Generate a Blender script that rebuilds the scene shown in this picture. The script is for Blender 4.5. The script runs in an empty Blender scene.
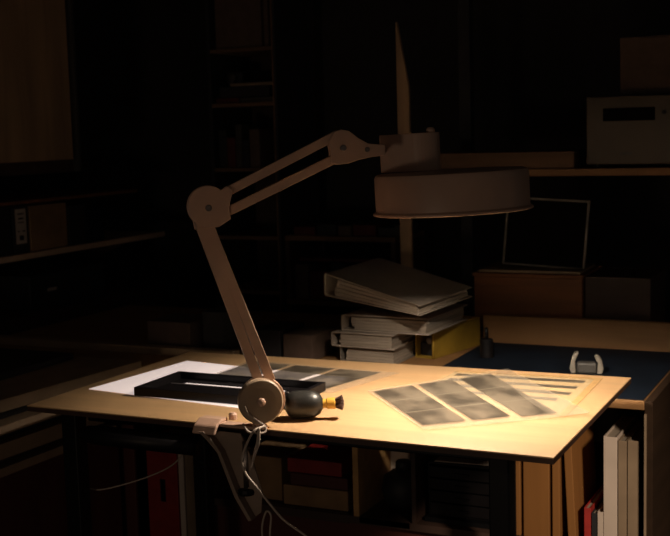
import bpy, bmesh, math, random
from mathutils import Vector, Matrix
random.seed(7)
S = bpy.context.scene
C = S.collection
PI = math.pi

# ------------------------------------------------------------ camera, world, exposure
CAM = Vector((1.7382, -2.0054, 1.3452))
YAW, PITCH, ROLL, FPX = 0.4479, 0.1184, -0.0283, 1167.29
cy, sy = math.cos(YAW), math.sin(YAW); cp, sp = math.cos(PITCH), math.sin(PITCH)
FWD = Vector((-sy*cp, cy*cp, -sp)); R0 = Vector((cy, sy, 0)); U0 = R0.cross(FWD)
RGT = R0*math.cos(ROLL) + U0*math.sin(ROLL); UPV = -R0*math.sin(ROLL) + U0*math.cos(ROLL)
cd = bpy.data.cameras.new('camera'); cam = bpy.data.objects.new('camera', cd); C.objects.link(cam)
m = Matrix((RGT, UPV, -FWD)).transposed().to_4x4(); m.translation = CAM
cam.matrix_world = m
cd.sensor_width = 36; cd.lens = FPX/670*36; cd.clip_start = .05
cd.dof.use_dof = True; cd.dof.focus_distance = 2.28; cd.dof.aperture_fstop = 7.0
S.camera = cam
S.view_settings.view_transform = 'Standard'; S.view_settings.look = 'None'
S.view_settings.gamma = 1; S.view_settings.use_curve_mapping = False
S.view_settings.exposure = 0.0
LAMP_POWER = 1070.0
w = bpy.data.worlds.new('world'); S.world = w; w.use_nodes = True
w.node_tree.nodes['Background'].inputs[0].default_value = (1, .84, .70, 1)
w.node_tree.nodes['Background'].inputs[1].default_value = 0.03

# two added fill lights, unseen, behind and to the right of the viewer
sd = bpy.data.lights.new('fill_spot', 'SPOT'); sd.energy = 195; sd.color = (1, .78, .56); sd.spot_size = math.radians(28); sd.spot_blend = 1; sd.shadow_soft_size = .10
so = bpy.data.objects.new('fill_spot', sd); C.objects.link(so); so.location = (2.5, -1.0, 1.7)
so.rotation_euler = (Vector((1.16, .70, .36))-Vector(so.location)).to_track_quat('-Z', 'Y').to_euler()
pd = bpy.data.lights.new('low_fill', 'POINT'); pd.energy = 11; pd.color = (1, .74, .52); pd.shadow_soft_size = .2
po = bpy.data.objects.new('low_fill', pd); C.objects.link(po); po.location = (.6, -2.7, .55)

def ray(u, v): return FWD + RGT*((u-335)/FPX) - UPV*((v-268)/FPX)
def PY(u, v, Y): d = ray(u, v); return CAM + d*((Y-CAM.y)/d.y)
def PX(u, v, X): d = ray(u, v); return CAM + d*((X-CAM.x)/d.x)
def PZ(u, v, Z): d = ray(u, v); return CAM + d*((Z-CAM.z)/d.z)
def PN(u, v, p, n): d = ray(u, v); return CAM + d*((p-CAM).dot(n)/d.dot(n))

# ------------------------------------------------------------ materials
def mat(name, col, rough=.6, metal=0, alpha=1, noise=None, wood=None, emit=None, spec=.5, bump=0, coat=0):
    m = bpy.data.materials.new(name); m.use_nodes = True
    nt = m.node_tree; b = nt.nodes['Principled BSDF']
    b.inputs['Base Color'].default_value = (*col, 1); b.inputs['Roughness'].default_value = rough
    b.inputs['Metallic'].default_value = metal; b.inputs['Alpha'].default_value = alpha
    b.inputs['Specular IOR Level'].default_value = spec
    b.inputs['Coat Weight'].default_value = coat; b.inputs['Coat Roughness'].default_value = .42
    if emit:
        b.inputs['Emission Color'].default_value = (*emit[0], 1); b.inputs['Emission Strength'].default_value = emit[1]
    tc = nt.nodes.new('ShaderNodeTexCoord'); mp = nt.nodes.new('ShaderNodeMapping')
    nt.links.new(tc.outputs['Object'], mp.inputs[0])
    n = nt.nodes.new('ShaderNodeTexNoise'); nt.links.new(mp.outputs[0], n.inputs['Vector'])
    cr = nt.nodes.new('ShaderNodeValToRGB'); nt.links.new(n.outputs[0], cr.inputs[0])
    nt.links.new(cr.outputs[0], b.inputs['Base Color'])
    if wood:                                     # wood = (scale xyz, contrast)
        mp.inputs['Scale'].default_value = wood[0]; k = wood[1]
        n.inputs['Scale'].default_value = 1; n.inputs['Detail'].default_value = 5; n.inputs['Distortion'].default_value = .6
        cr.color_ramp.elements[0].position = .3; cr.color_ramp.elements[1].position = .7
    else:
        s, k = noise or (30, .12)
        n.inputs['Scale'].default_value = s; n.inputs['Detail'].default_value = 3
        cr.color_ramp.elements[0].position = .35; cr.color_ramp.elements[1].position = .65
    cr.color_ramp.elements[0].color = (*[c*(1-k) for c in col], 1)
    cr.color_ramp.elements[1].color = (*[min(1, c*(1+k)) for c in col], 1)
    if bump:
        bp = nt.nodes.new('ShaderNodeBump'); bp.inputs['Strength'].default_value = bump; bp.inputs['Distance'].default_value = .002
        nt.links.new(n.outputs[0], bp.inputs['Height']); nt.links.new(bp.outputs[0], b.inputs['Normal'])
    return m
M = {}
M['table'] = mat('birch_plywood', (.59, .37, .185), .5, wood=((2.2, 26, 2), .12), spec=.6, coat=.6)
M['table_edge'] = mat('dark_edge', (.05, .022, .012), .6)
M['black_metal'] = mat('black_steel', (.004, .004, .005), .5, spec=.2)
M['lamp'] = mat('beige_grey_enamel', (.54, .35, .26), .42, noise=(14, .04), spec=.5)
M['shelf_wd'] = mat('pale_shelf_wood', (.62, .44, .32), .6, wood=((20, 2, 20), .15))
M['lamp_base'] = mat('dull_enamel', (.36, .26, .18), .45, noise=(14, .05))
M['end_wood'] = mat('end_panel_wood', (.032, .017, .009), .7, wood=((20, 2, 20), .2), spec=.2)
M['pine_br'] = mat('light_pine', (.60, .34, .13), .6, wood=((2, 22, 22), .15))
M['lamp_dk'] = mat('dark_grey_enamel', (.26, .19, .145), .5, noise=(20, .08))  # darker tone of the lamp enamel, for the clamp bracket
M['lamp_in'] = mat('white_reflector', (.45, .42, .38), .6)
M['screw'] = mat('steel_screw', (.30, .26, .24), .35, metal=.9)
M['cord'] = mat('grey_cord', (.42, .34, .28), .45)
M['paper'] = mat('white_paper', (.80, .74, .74), .6, noise=(8, .02))
M['black_plastic'] = mat('black_plastic', (.006, .005, .006), .45, spec=.25)
M['silver'] = mat('silver_strip', (.55, .5, .52), .3, metal=.8)
M['rubber'] = mat('black_rubber', (.022, .021, .019), .38, noise=(40, .2))
M['yellow'] = mat('yellow_ferrule', (.75, .42, .06), .4)
M['bristle'] = mat('dark_bristles', (.09, .045, .035), .8, noise=(300, .5))
M['wood_lt'] = mat('pine_wood', (.30, .155, .06), .6, wood=((2, 22, 22), .2))
M['wood_v'] = mat('pale_door_wood', (.34, .22, .13), .6, wood=((18, 9, 1.2), .3))
M['wood_md'] = mat('brown_wood', (.20, .075, .025), .6, wood=((2, 20, 20), .25))
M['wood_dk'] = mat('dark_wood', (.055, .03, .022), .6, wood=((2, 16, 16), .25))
M['wood_red'] = mat('reddish_wood', (.09, .022, .017), .6, wood=((2, 16, 3), .2))
M['wall'] = mat('dark_wall', (.03, .027, .028), .9, noise=(6, .1))
M['floor'] = mat('dark_floor', (.03, .022, .018), .7, wood=((1.5, 12, 1), .2))
M['blue'] = mat('blue_mat', (.007, .012, .022), .7, noise=(10, .2), spec=.15)
M['card'] = mat('tan_cardboard', (.27, .115, .028), .7, wood=((25, 25, 1.5), .12))
M['card2'] = mat('brown_cardboard', (.30, .18, .09), .8, noise=(12, .2))
M['white'] = mat('off_white_board', (.60, .50, .43), .55, noise=(12, .05))
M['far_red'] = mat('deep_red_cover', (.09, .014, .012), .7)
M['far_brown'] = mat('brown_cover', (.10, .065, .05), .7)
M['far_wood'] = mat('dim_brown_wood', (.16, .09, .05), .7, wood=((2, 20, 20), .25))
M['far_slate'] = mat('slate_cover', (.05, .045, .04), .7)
M['board_lt'] = mat('pale_mat_board', (.36, .25, .165), .6, noise=(10, .1))
M['grey_bd'] = mat('grey_board', (.27, .195, .13), .6, noise=(10, .12))
M['binder'] = mat('grey_white_binder', (.36, .30, .25), .45, noise=(9, .06))
M['binder_dk'] = mat('slate_binder', (.20, .175, .15), .5, noise=(9, .1))
M['pages'] = mat('page_edges', (.30, .25, .20), .8, wood=((2, 2, 260), .3))
M['red'] = mat('red_card', (.42, .035, .03), .5)
M['red_dk'] = mat('dark_red_binder', (.27, .022, .020), .5)
M['yel_card'] = mat('ochre_card', (.32, .20, .022), .6, noise=(15, .15))
M['dark_bk'] = mat('dark_cover', (.02, .02, .024), .6)
M['dev'] = mat('pale_metal_case', (.10, .08, .06), .45, noise=(5, .1))
M['dark_glass'] = mat('black_panel', (.004, .003, .003), .8, spec=.1)
M['pale'] = mat('pale_grey_plastic', (.30, .27, .23), .45)
M['ptfe'] = mat('slate_plastic', (.08, .075, .07), .5)
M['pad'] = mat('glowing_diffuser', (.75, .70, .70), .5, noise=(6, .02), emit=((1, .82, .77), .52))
M['tube'] = mat('lit_tube', (1, 1, 1), .5, emit=((1, .83, .645), 1))

def clear_mat(name, col, alpha, rough=.2):
    return mat(name, col, rough, alpha=alpha, noise=(20, .03), spec=.6)
M['sleeve'] = clear_mat('clear_sleeve', (.66, .56, .43), .17, .22)
M['sleeve_warm'] = clear_mat('glassine_sheet', (.74, .58, .34), .45, .4)
M['tan_border'] = mat('tan_border', (.50, .31, .13), .5)
def film_mat(name, nframes, dark=(.095, .080, .062), light=(.24, .20, .15), edge=(.29, .25, .19), seed=0.0):
    # exposed negative frames along the strip's own length; pattern of the film itself
    m = bpy.data.materials.new(name); m.use_nodes = True
    nt = m.node_tree; b = nt.nodes['Principled BSDF']; b.inputs['Roughness'].default_value = .3
    b.inputs['Alpha'].default_value = .64
    uv = nt.nodes.new('ShaderNodeUVMap'); mp = nt.nodes.new('ShaderNodeMapping')
    mp.inputs['Location'].default_value = (seed, seed*1.7, 0); mp.inputs['Scale'].default_value = (.8, nframes*.62, 1)
    n = nt.nodes.new('ShaderNodeTexNoise'); n.inputs['Scale'].default_value = 1.6; n.inputs['Detail'].default_value = 2.5
    nt.links.new(uv.outputs[0], mp.inputs[0]); nt.links.new(mp.outputs[0], n.inputs['Vector'])
    cr = nt.nodes.new('ShaderNodeValToRGB'); cr.color_ramp.elements[0].position = .42; cr.color_ramp.elements[1].position = .6
    cr.color_ramp.elements[0].color = (*dark, 1); cr.color_ramp.elements[1].color = (*light, 1)
    nt.links.new(n.outputs[0], cr.inputs[0])
    sx = nt.nodes.new('ShaderNodeSeparateXYZ'); nt.links.new(uv.outputs[0], sx.inputs[0])
    ml = nt.nodes.new('ShaderNodeMath'); ml.operation = 'MULTIPLY'; ml.inputs[1].default_value = nframes
    fr = nt.nodes.new('ShaderNodeMath'); fr.operation = 'FRACT'
    ls = nt.nodes.new('ShaderNodeMath'); ls.operation = 'LESS_THAN'; ls.inputs[1].default_value = .05
    nt.links.new(sx.outputs[1], ml.inputs[0]); nt.links.new(ml.outputs[0], fr.inputs[0]); nt.links.new(fr.outputs[0], ls.inputs[0])
    mx = nt.nodes.new('ShaderNodeMix'); mx.data_type = 'RGBA'
    nt.links.new(ls.outputs[0], mx.inputs[0]); nt.links.new(cr.outputs[0], mx.inputs[6]); mx.inputs[7].default_value = (*edge, 1)
    nt.links.new(mx.outputs[2], b.inputs['Base Color'])
    return m

# ------------------------------------------------------------ helpers
def link(name, bm, m, parent=None, loc=(0, 0, 0), smooth=False, bevel=0, rot=None):
    bmesh.ops.recalc_face_normals(bm, faces=bm.faces)
    me = bpy.data.meshes.new(name); bm.to_mesh(me); bm.free()
    for mm in (m if isinstance(m, (list, tuple)) else [m]): me.materials.append(mm)
    if smooth:
        for p in me.polygons: p.use_smooth = True
    o = bpy.data.objects.new(name, me); C.objects.link(o); o.location = loc
    if rot: o.rotation_euler = rot
    if parent: o.parent = parent
    if bevel:
        b = o.modifiers.new('bevel', 'BEVEL'); b.width = bevel; b.segments = 2; b.limit_method = 'ANGLE'
        if smooth:
            b.harden_normals = False
    return o
def thing(name, label, cat, loc=(0, 0, 0), rz=0, group=None):
    o = bpy.data.objects.new(name, None); C.objects.link(o); o.empty_display_size = .05
    o.location = loc; o.rotation_euler = (0, 0, rz); o['label'] = label; o['category'] = cat
    if group: o['group'] = group
    return o
def tag(o, label, cat, group=None):
    o['label'] = label; o['category'] = cat
    if group: o['group'] = group
    return o
def struct(o): o['kind'] = 'structure'; return o
def bx(bm, x0, x1, y0, y1, z0, z1):
    vs = [bm.verts.new((x, y, z)) for z in (z0, z1) for x, y in ((x0, y0), (x1, y0), (x1, y1), (x0, y1))]
    for f in ((3, 2, 1, 0), (4, 5, 6, 7), (0, 1, 5, 4), (1, 2, 6, 5), (2, 3, 7, 6), (3, 0, 4, 7)):
        bm.faces.new([vs[i] for i in f])
    return bm
def box(x0, x1, y0, y1, z0, z1): return bx(bmesh.new(), x0, x1, y0, y1, z0, z1)
def prism(pts, ext, bm=None):
    bm = bm or bmesh.new(); ext = Vector(ext)
    a = [bm.verts.new(Vector(p)) for p in pts]; b = [bm.verts.new(Vector(p)+ext) for p in pts]
    bm.faces.new(a); bm.faces.new(b[::-1]); n = len(a)
    for i in range(n): bm.faces.new((a[i], b[i], b[(i+1) % n], a[(i+1) % n]))
    return bm
def frame(axis):
    axis = axis.normalized(); t = Vector((0, 0, 1)) if abs(axis.z) < .9 else Vector((1, 0, 0))
    u = axis.cross(t).normalized(); return u, axis.cross(u).normalized(), axis
def revolve(prof, p=(0, 0, 0), axis=(0, 0, 1), n=32, bm=None, caps=True):
    # prof = [(radius, height)...] along axis
    bm = bm or bmesh.new(); p = Vector(p); u, v, a = frame(Vector(axis)); rings = []
    for r, h in prof:
        if r < 1e-6: rings.append([bm.verts.new(p+a*h)])
        else: rings.append([bm.verts.new(p+a*h+u*(r*math.cos(2*PI*i/n))+v*(r*math.sin(2*PI*i/n))) for i in range(n)])
    for A, B in zip(rings, rings[1:]):
        for i in range(n):
            j = (i+1) % n
            if len(A) == 1 and len(B) == 1: continue
            if len(A) == 1: bm.faces.new((A[0], B[j], B[i]))
            elif len(B) == 1: bm.faces.new((A[i], A[j], B[0]))
            else: bm.faces.new((A[i], A[j], B[j], B[i]))
    if caps:
        for Q in (rings[0], rings[-1]):
            if len(Q) > 2: bm.faces.new(Q)
    return bm
def rod(a, b, r, bm=None, n=16):
    a, b = Vector(a), Vector(b); return revolve([(r, 0), (r, (b-a).length)], a, b-a, n, bm)
def catmull(pts, k=10):
    pts = [Vector(p) for p in pts]; out = []; q = [2*pts[0]-pts[1]]+pts+[2*pts[-1]-pts[-2]]
    for i in range(1, len(q)-2):
        for s in range(k):
            t = s/k; a, b, c, d = q[i-1], q[i], q[i+1], q[i+2]
            out.append(.5*((2*b)+(c-a)*t+(2*a-5*b+4*c-d)*t*t+(3*b-a-3*c+d)*t**3))
    return out+[pts[-1]]
def tube(pts, r, n=8, bm=None, k=10, rads=None):
    P = catmull(pts, k); bm = bm or bmesh.new(); rings = []
    u = None
    for i, p in enumerate(P):
        t = (P[min(i+1, len(P)-1)]-P[max(i-1, 0)]).normalized()
        if u is None: u, v, _ = frame(t)
        else: u = (u-t*u.dot(t)).normalized()
        v = t.cross(u); rr = r if rads is None else r*rads(i/(len(P)-1))
        rings.append([bm.verts.new(p+u*(rr*math.cos(2*PI*j/n))+v*(rr*math.sin(2*PI*j/n))) for j in range(n)])
    for A, B in zip(rings, rings[1:]):
        for i in range(n): bm.faces.new((A[i], A[(i+1) % n], B[(i+1) % n], B[i]))
    bm.faces.new(rings[0]); bm.faces.new(rings[-1][::-1]); return bm

# ------------------------------------------------------------ the room
XL, YB = -1.45, 2.45
struct(link('floor', box(XL, 3.2, -3.0, YB, -.05, 0), M['floor']))
struct(link('wall_back', box(XL-.1, 3.2, YB, YB+.1, -.05, 2.7), M['wall']))
struct(link('wall_left', box(XL-.1, XL, -3.0, YB, -.05, 2.7), M['wall']))
struct(link('ceiling', box(XL-.1, 3.2, -2.4, YB+.1, 2.7, 2.8), M['wall']))

# ------------------------------------------------------------ drafting table
ZT = .75
tb = thing('drafting_table', 'pale plywood topped work table with black metal legs under the lamp', 'table', (.6, .35, 0))
def rel(o, par):                              # geometry was written in world coordinates
    o.location = Vector(o.location)-par.location
    return o
top = bmesh.new()
q = [(-.002, .003), (1.201, -.006), (1.197, .700), (.006, .664)]
prism([(x, y, ZT-.0025) for x, y in q], (0, 0, .0025), top)
rel(link('tabletop', top, M['table'], tb), tb)
q2 = q
rel(link('edge_band', prism([(x, y, ZT-.013) for x, y in q2], (0, 0, .0104)), M['table_edge'], tb), tb)
for lx, ly in ((.085, .055), (1.085, .055), (.075, .60), (PY(506, 500, .60).x, .60)):
    l = rel(link('leg', box(lx-.02, lx+.02, ly-.02, ly+.02, 0.006, ZT-.0132), M['black_metal'], tb, bevel=.003), tb)
    link('foot', revolve([(.022, 0), (.026, .003), (.022, .0058)], (lx, ly, 0)), M['black_plastic'], l)
for y, xe in ((.09, 1.085), (.60, PY(506, 500, .60).x-.0205)):
    rel(link('rail', box(.1055, xe, y-.012, y+.012, ZT-.045, ZT-.0132), M['black_metal'], tb, bevel=.003), tb)
for x in (.085,):
    rel(link('side_rail', box(x-.012, x+.012, .1025, .5795, ZT-.045, ZT-.0132), M['black_metal'], tb, bevel=.003), tb)
# padded black beam slung under the front edge, left of the clamp
a, b = PY(90, 428, .03), PY(205, 434, .03)
a.z = b.z = ZT-.05; a.y = b.y = -.002
rel(link('under_beam', revolve([(.001, 0), (.012, .004), (.019, .02), (.021, .06), (.021, (b-a).length)], a, b-a, 20), M['black_plastic'], tb, smooth=True), tb)
# hanging wire under the table
tag(link('loose_wire', tube([PY(83, 432, .08), PY(82, 455, .09), PY(84, 481, .09), PY(92, 489, .10), PY(110, 488, .12), PY(150, 476, .16), PY(176, 462, .20), PY(190, 440, .24)], .0018, 6), M['cord']),
    'thin dark wire drooping beneath the table by its front left leg', 'wire')

# ------------------------------------------------------------ desk lamp
n_ = Vector((.61, -.79, 0)).normalized()            # arm plane normal, towards the viewer
al = Vector((.79, .61, 0)).normalized()             # along the arm plane
J0 = PY(260.5, 401, -.012)
def L(u, v, off=0): return PN(u, v, J0, n_)+n_*off
lamp = thing('desk_lamp', 'beige grey jointed arm lamp with a wide round head clamped to the table front', 'lamp', (J0.x, J0.y+.01, ZT))
def lk(name, bm, m=None, smooth=False, bevel=0, parent=None):
    o = link(name, bm, m or M['lamp'], parent or lamp, smooth=smooth, bevel=bevel)
    if parent is None: rel(o, lamp)
    return o
def plate(px, off, th, name, bevel=.0012, parent=None):
    return lk(name, prism([L(u, v, off) for u, v in px], n_*th), bevel=bevel, parent=parent)
def arc(cx, cy_, r, a0, a1, n=18): return [(cx+r*math.cos(math.radians(a0+(a1-a0)*i/n)), cy_-r*math.sin(math.radians(a0+(a1-a0)*i/n))) for i in range(n+1)]
def screw(u, v, off, r, parent):
    p = L(u, v, off)
    return lk('screw', revolve([(r*.5, -.0005), (r, -.0005), (r, .0012), (r*.8, .003), (r*.3, .0032), (r*.3, .0018), (0, .0018)], p, n_, 20), M['screw'], parent=parent, smooth=False)
# base disc and its backing plate
disc = lk('base_joint', revolve([(0, -.012), (.044, -.012), (.0455, -.008), (.0455, .006), (.043, .0095), (.030, .0105), (.0, .0105)], J0, n_, 48), M['lamp_base'], smooth=False, bevel=.0008)
lk('joint_button', revolve([(.0085, .0105), (.0085, .013), (.006, .0155), (0, .0162)], J0, n_, 24), smooth=True, parent=disc)
plate(arc(264, 401, 22.5, -150, 190, 30), -.03, .0175, 'base_joint_back')
# clamp bracket: jaw lying on the table edge, and a channel that drops below
ps = lk('clamp_post', revolve([(.017, 0), (.017, .006), (.0135, .009), (.0125, .034)], Vector((J0.x-.010, J0.y+.008, ZT+.001)), (0, 0, 1), 28), smooth=False, bevel=.001)
yf = -.016
c0 = PY(226, 420, yf); cl = thing
def Q(u, v, y=yf): return PY(u, v, y)
jaw = bmesh.new()
x0, x1 = PZ(201, 417, ZT+.012).x, J0.x-.015
prism([(x0, .016, ZT+.0008), (x0, .016, ZT+.013), (x0, -.010, ZT+.014), (x0, -.030, ZT+.004), (x0, -.040, ZT-.012), (x0, -.034, ZT-.014), (x0, -.026, ZT-.002), (x0, -.010, ZT+.0008)], (.055, 0, 0), jaw)
bx(jaw, x0+.0551, x1, -.022, .006, ZT+.0008, ZT+.008)
lk('clamp_jaw', jaw, bevel=.003)
ch = bmesh.new()
pts = [Q(204, 429), Q(241, 433), Q(254, 462), Q(263, 492), Q(262, 512), Q(254, 518), Q(240, 494), Q(223, 450), Q(213, 433)]
prism(pts, (0, -.0035, 0), ch)
pts2 = [Q(204, 429), Q(213, 438), Q(223, 450), Q(240, 494), Q(254, 518), Q(257, 517), Q(243, 492), Q(226, 449), Q(218, 438), Q(209, 429)]
prism([p+Vector((0, -.0034, 0)) for p in pts2], (0, -.020, 0), ch)
lk('clamp_bracket', ch, M['lamp_dk'], bevel=.001)
cs = lk('clamp_screw', rod((J0.x-.035, -.02, ZT-.12), (J0.x-.035, -.02, ZT-.024), .006), M['screw'], smooth=True)
lk('thumb_knob', revolve([(0, 0), (.016, .001), (.018, .006), (.016, .012), (.007, .013)], (J0.x-.035, -.02, ZT-.135), (0, 0, 1), 12), M['black_plastic'], parent=None)
lk('jaw_lug', revolve([(.009, 0), (.009, .01), (.006, .014), (0, .015)], PZ(233, 419, ZT+.0082), (0, 0, 1), 16), parent=None)
# arms: two channel bars each
def bar(a, b, wd, off, name):
    A, B = L(*a), L(*b); d = (B-A).normalized(); s = n_.cross(d).normalized(); hw = wd/2
    bm = bmesh.new()
    sec = [(-hw, 0), (-hw, -.014), (-hw+.0016, -.014), (-hw+.0016, -.002), (hw-.0016, -.002), (hw-.0016, -.014), (hw, -.014), (hw, 0)]
    prism([A+s*x+n_*(y+off) for x, y in sec], B-A, bm)
    return lk(name, bm, bevel=.0007)
lo1 = bar((199.5, 222), (262, 388), .0190, -.0125, 'lower_arm')
lo2 = bar((205, 214), (272, 382), .0190, -.0125, 'lower_arm')
up1 = bar((212, 200), (339, 134.5), .018, -.006, 'upper_arm')
up2 = bar((218, 217), (345, 154.5), .018, -.006, 'upper_arm')
el = plate(arc(208, 206, 20.5, 50, 232, 24)+[(198, 228), (219, 227), (231, 219), (229, 208), (233, 190), (226, 186)], -.0053, .007, 'elbow_joint')
screw(208.5, 208, .0017, .0065, el)
plate(arc(209, 207, 21, 55, 225, 24)+[(196, 231), (214, 228), (230, 216), (229, 192)], -.034, .004, 'elbow_joint_back')
hp = [(329, 141), (334, 132), (341, 129.5), (349, 131), (358, 138), (368, 143.5), (385, 145), (385, 155.5), (371, 157), (358, 160), (348, 163.5), (338, 164.5), (331, 163), (331, 152)]
hj = plate(hp, -.0053, .007, 'head_joint')
screw(343, 148, .0017, .0065, hj); screw(367, 149.5, .0017, .005, hj)
plate([(u+1, v+.5) for u, v in hp[:6]+hp[8:]], -.034, .004, 'head_joint_back')
# tension spring glimpsed between the lower bars
A, B = L(207, 232, -.02), L(262, 380, -.02); d = B-A; u_, v_, a_ = frame(d)
lk('spring', tube([A+d*(i/220)+(u_*math.cos(i*1.05)+v_*math.sin(i*1.05))*.0035 for i in range(221)], .0009, 5, k=1), M['screw'], smooth=True)
# head
YH = .27; HC = PY(452.5, 190, YH); zr = PY(452, 211, YH-.02).z-.003
HR = .1585; sh = zr
HX, HY = HC.x, HC.y
prof = [(HR+.002, 0), (HR+.006, .001), (HR+.006, .005), (HR, .009), (HR, .076), (HR-.003, .082), (HR-.010, .085), (.03, .088), (0, .088)]
inner = [(0, .0845), (.03, .0845), (HR-.012, .081), (HR-.006, .074), (HR-.006, .009), (HR-.004, .003), (HR+.002, 0)]
shade = lk('lamp_shade', revolve(prof, (HX, HY, zr), (0, 0, 1), 96, caps=False), smooth=False)
for p in shade.data.polygons: p.use_smooth = True
sm = shade.modifiers.new('es', 'EDGE_SPLIT'); sm.split_angle = math.radians(28)
lk('reflector', revolve(inner, (HX, HY, zr), (0, 0, 1), 96, caps=False), M['lamp_in'], smooth=True, parent=None)
# neck housing: squared at the arm, rounded to the right
zt = zr+.0875; a0, a1 = PY(388.5, 150, HY).x, PY(441, 150, HY).x; r = .040
pts = []
for i in range(17):
    t = -PI/2+PI*i/16; pts.append((a1-r+r*math.cos(t), HY+r*math.sin(t), zt))
pts += [(a0+.004, HY+r, zt), (a0, HY+r-.004, zt), (a0, HY-r+.004, zt), (a0+.004, HY-r, zt)]
hs = lk('head_housing', prism(pts, (0, 0, .078)), bevel=.0015)
lk('switch_knob', revolve([(.009, 0), (.009, .006), (.006, .010), (0, .011)], (a1-.012, HY-.012, zt+.078), (0, 0, 1), 20), smooth=True, parent=hs)
p = L(378, 150, -.014); lk('head_tenon', prism([p+Vector((0, 0, -.010)), p+Vector((0, 0, .010)), Vector((a0+.003, HY-.012, p.z+.010)), Vector((a0+.003, HY-.012, p.z-.010))], (-.004, .020, 0)), bevel=.001)
# the bulb inside the head: the light over the table
ring = revolve([(0, .0770), (.012, .0772), (.024, .078), (.030, .0795), (.031, .083)], (HX, HY, zr), (0, 0, 1), 32)
M['tube'].node_tree.nodes['Principled BSDF'].inputs['Emission Strength'].default_value = LAMP_POWER
rg = lk('bulb', ring, M['tube'], smooth=True); rg['label'] = 'glowing bulb under the head'
TILT = Matrix.Translation((HX, HY, zr)) @ Matrix.Rotation(math.radians(-2.0), 4, 'Y') @ Matrix.Translation((-HX, -HY, -zr))
for o in lamp.children_recursive:
    if o.name.split('.')[0] in ('lamp_shade', 'reflector', 'head_housing', 'switch_knob', 'bulb'):
        o.data.transform(TILT)
# cord
def cord(pts, r, name='cord', rads=None): return lk(name, tube(pts, r, 8, rads=rads), M['cord'], smooth=True)
cord([L(244, 405, .012), L(247, 412, .013), L(256, 419, .013), L(264, 425, .015), L(262, 430, .022), Q(249, 432, -.05), Q(243, 424, -.045)], .0022)
cord([L(263, 424, .018), Q(254, 431, -.052), Q(246, 446, -.055), Q(242, 460, -.055), Q(246, 474, -.055), Q(258, 489, -.057), Q(270, 504, -.058), Q(284, 520, -.06), Q(306, 536, -.06), Q(330, 556, -.06)], .0026)
cord([Q(259, 428, -.045), Q(258, 442, -.042), Q(254, 456, -.04), Q(251, 468, -.04)], .0042, rads=lambda t: .45+.55*math.sin(PI*min(1, t*1.1+.1)))
cord([Q(266, 556, -.03), Q(262, 530, -.03), Q(266, 512, -.03), Q(271, 516, -.03), Q(270, 535, -.03), Q(272, 556, -.03)], .0022)

# ------------------------------------------------------------ things on the table
def rect_h(name, m, cx, cy_, w_, d_, rz, z, th, wav=0, curl=0, nx=14, ny=14):
    """thin sheet with thickness, gently wavy"""
    bm = bmesh.new(); g = []
    uvl = bm.loops.layers.uv.new('UVMap')
    for k in range(2):
        rows = []
        for i in range(nx+1):
            row = []
            for j in range(ny+1):
                x, y = (i/nx-.5)*w_, (j/ny-.5)*d_
                zz = wav*(1+math.sin(x*21+1.3)*math.cos(y*17+.4))+curl*(max(0, abs(i/nx-.5)*2-.7)/.3)**2
                row.append(bm.verts.new((x, y, zz+k*th)))
            rows.append(row)
        g.append(rows)
    for k in range(2):
        for i in range(nx):
            for j in range(ny):
                f = bm.faces.new((g[k][i][j], g[k][i+1][j], g[k][i+1][j+1], g[k][i][j+1]))
                for lp, (a, b) in zip(f.loops, ((i, j), (i+1, j), (i+1, j+1), (i, j+1))): lp[uvl].uv = (a/nx, b/ny)
    for i in range(nx):
        for j in (0, ny): bm.faces.new((g[0][i][j], g[0][i+1][j], g[1][i+1][j], g[1][i][j]))
    for j in range(ny):
        for i in (0, nx): bm.faces.new((g[0][i][j], g[0][i][j+1], g[1][i][j+1], g[1][i][j]))
    o = link(name, bm, m, loc=(cx, cy_, z), rot=(0, 0, rz), smooth=False)
    return o
E0 = .0004
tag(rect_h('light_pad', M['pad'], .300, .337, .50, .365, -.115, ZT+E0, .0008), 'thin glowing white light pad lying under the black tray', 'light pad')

# black tray
tr = thing('slotted_tray', 'flat black tray with a long slot lying on the white sheet', 'tray', (.378, .251, ZT+.0015), 0)
W2, D2, H2 = .199, .094, .020
b_ = bmesh.new(); bx(b_, -W2, W2, -D2, -D2+.010, 0, H2); bx(b_, -W2, W2, D2-.010, D2, 0, H2); bx(b_, -W2, -W2+.012, -D2+.010, D2-.010, 0, H2); bx(b_, W2-.012, W2, -D2+.010, D2-.010, 0, H2)
link('rim', b_, M['black_plastic'], tr, bevel=.001)
b_ = bmesh.new(); sx0, sx1, s0, s1 = -.155, .12, .030, .072
bx(b_, -W2+.0125, sx0, -D2+.0105, D2-.0105, .001, .004); bx(b_, sx1, W2-.0125, -D2+.0105, D2-.0105, .001, .004)
bx(b_, sx0, sx1, -D2+.0105, s0, .001, .004); bx(b_, sx0, sx1, s1, D2-.0105, .001, .004)
link('slotted_deck', b_, M['black_plastic'], tr)
b_ = bmesh.new(); bx(b_, sx0-.004, sx1+.004, s0+.016, s0+.023, .0042, .0062)
link('cross_bar', b_, M['black_plastic'], tr)
link('metal_strip', box(sx0-.02, sx1+.02, s0-.008, s0-.003, .0042, .0070), M['silver'], tr, bevel=.0005)['label'] = 'bright metal strip along the slot'

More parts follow.
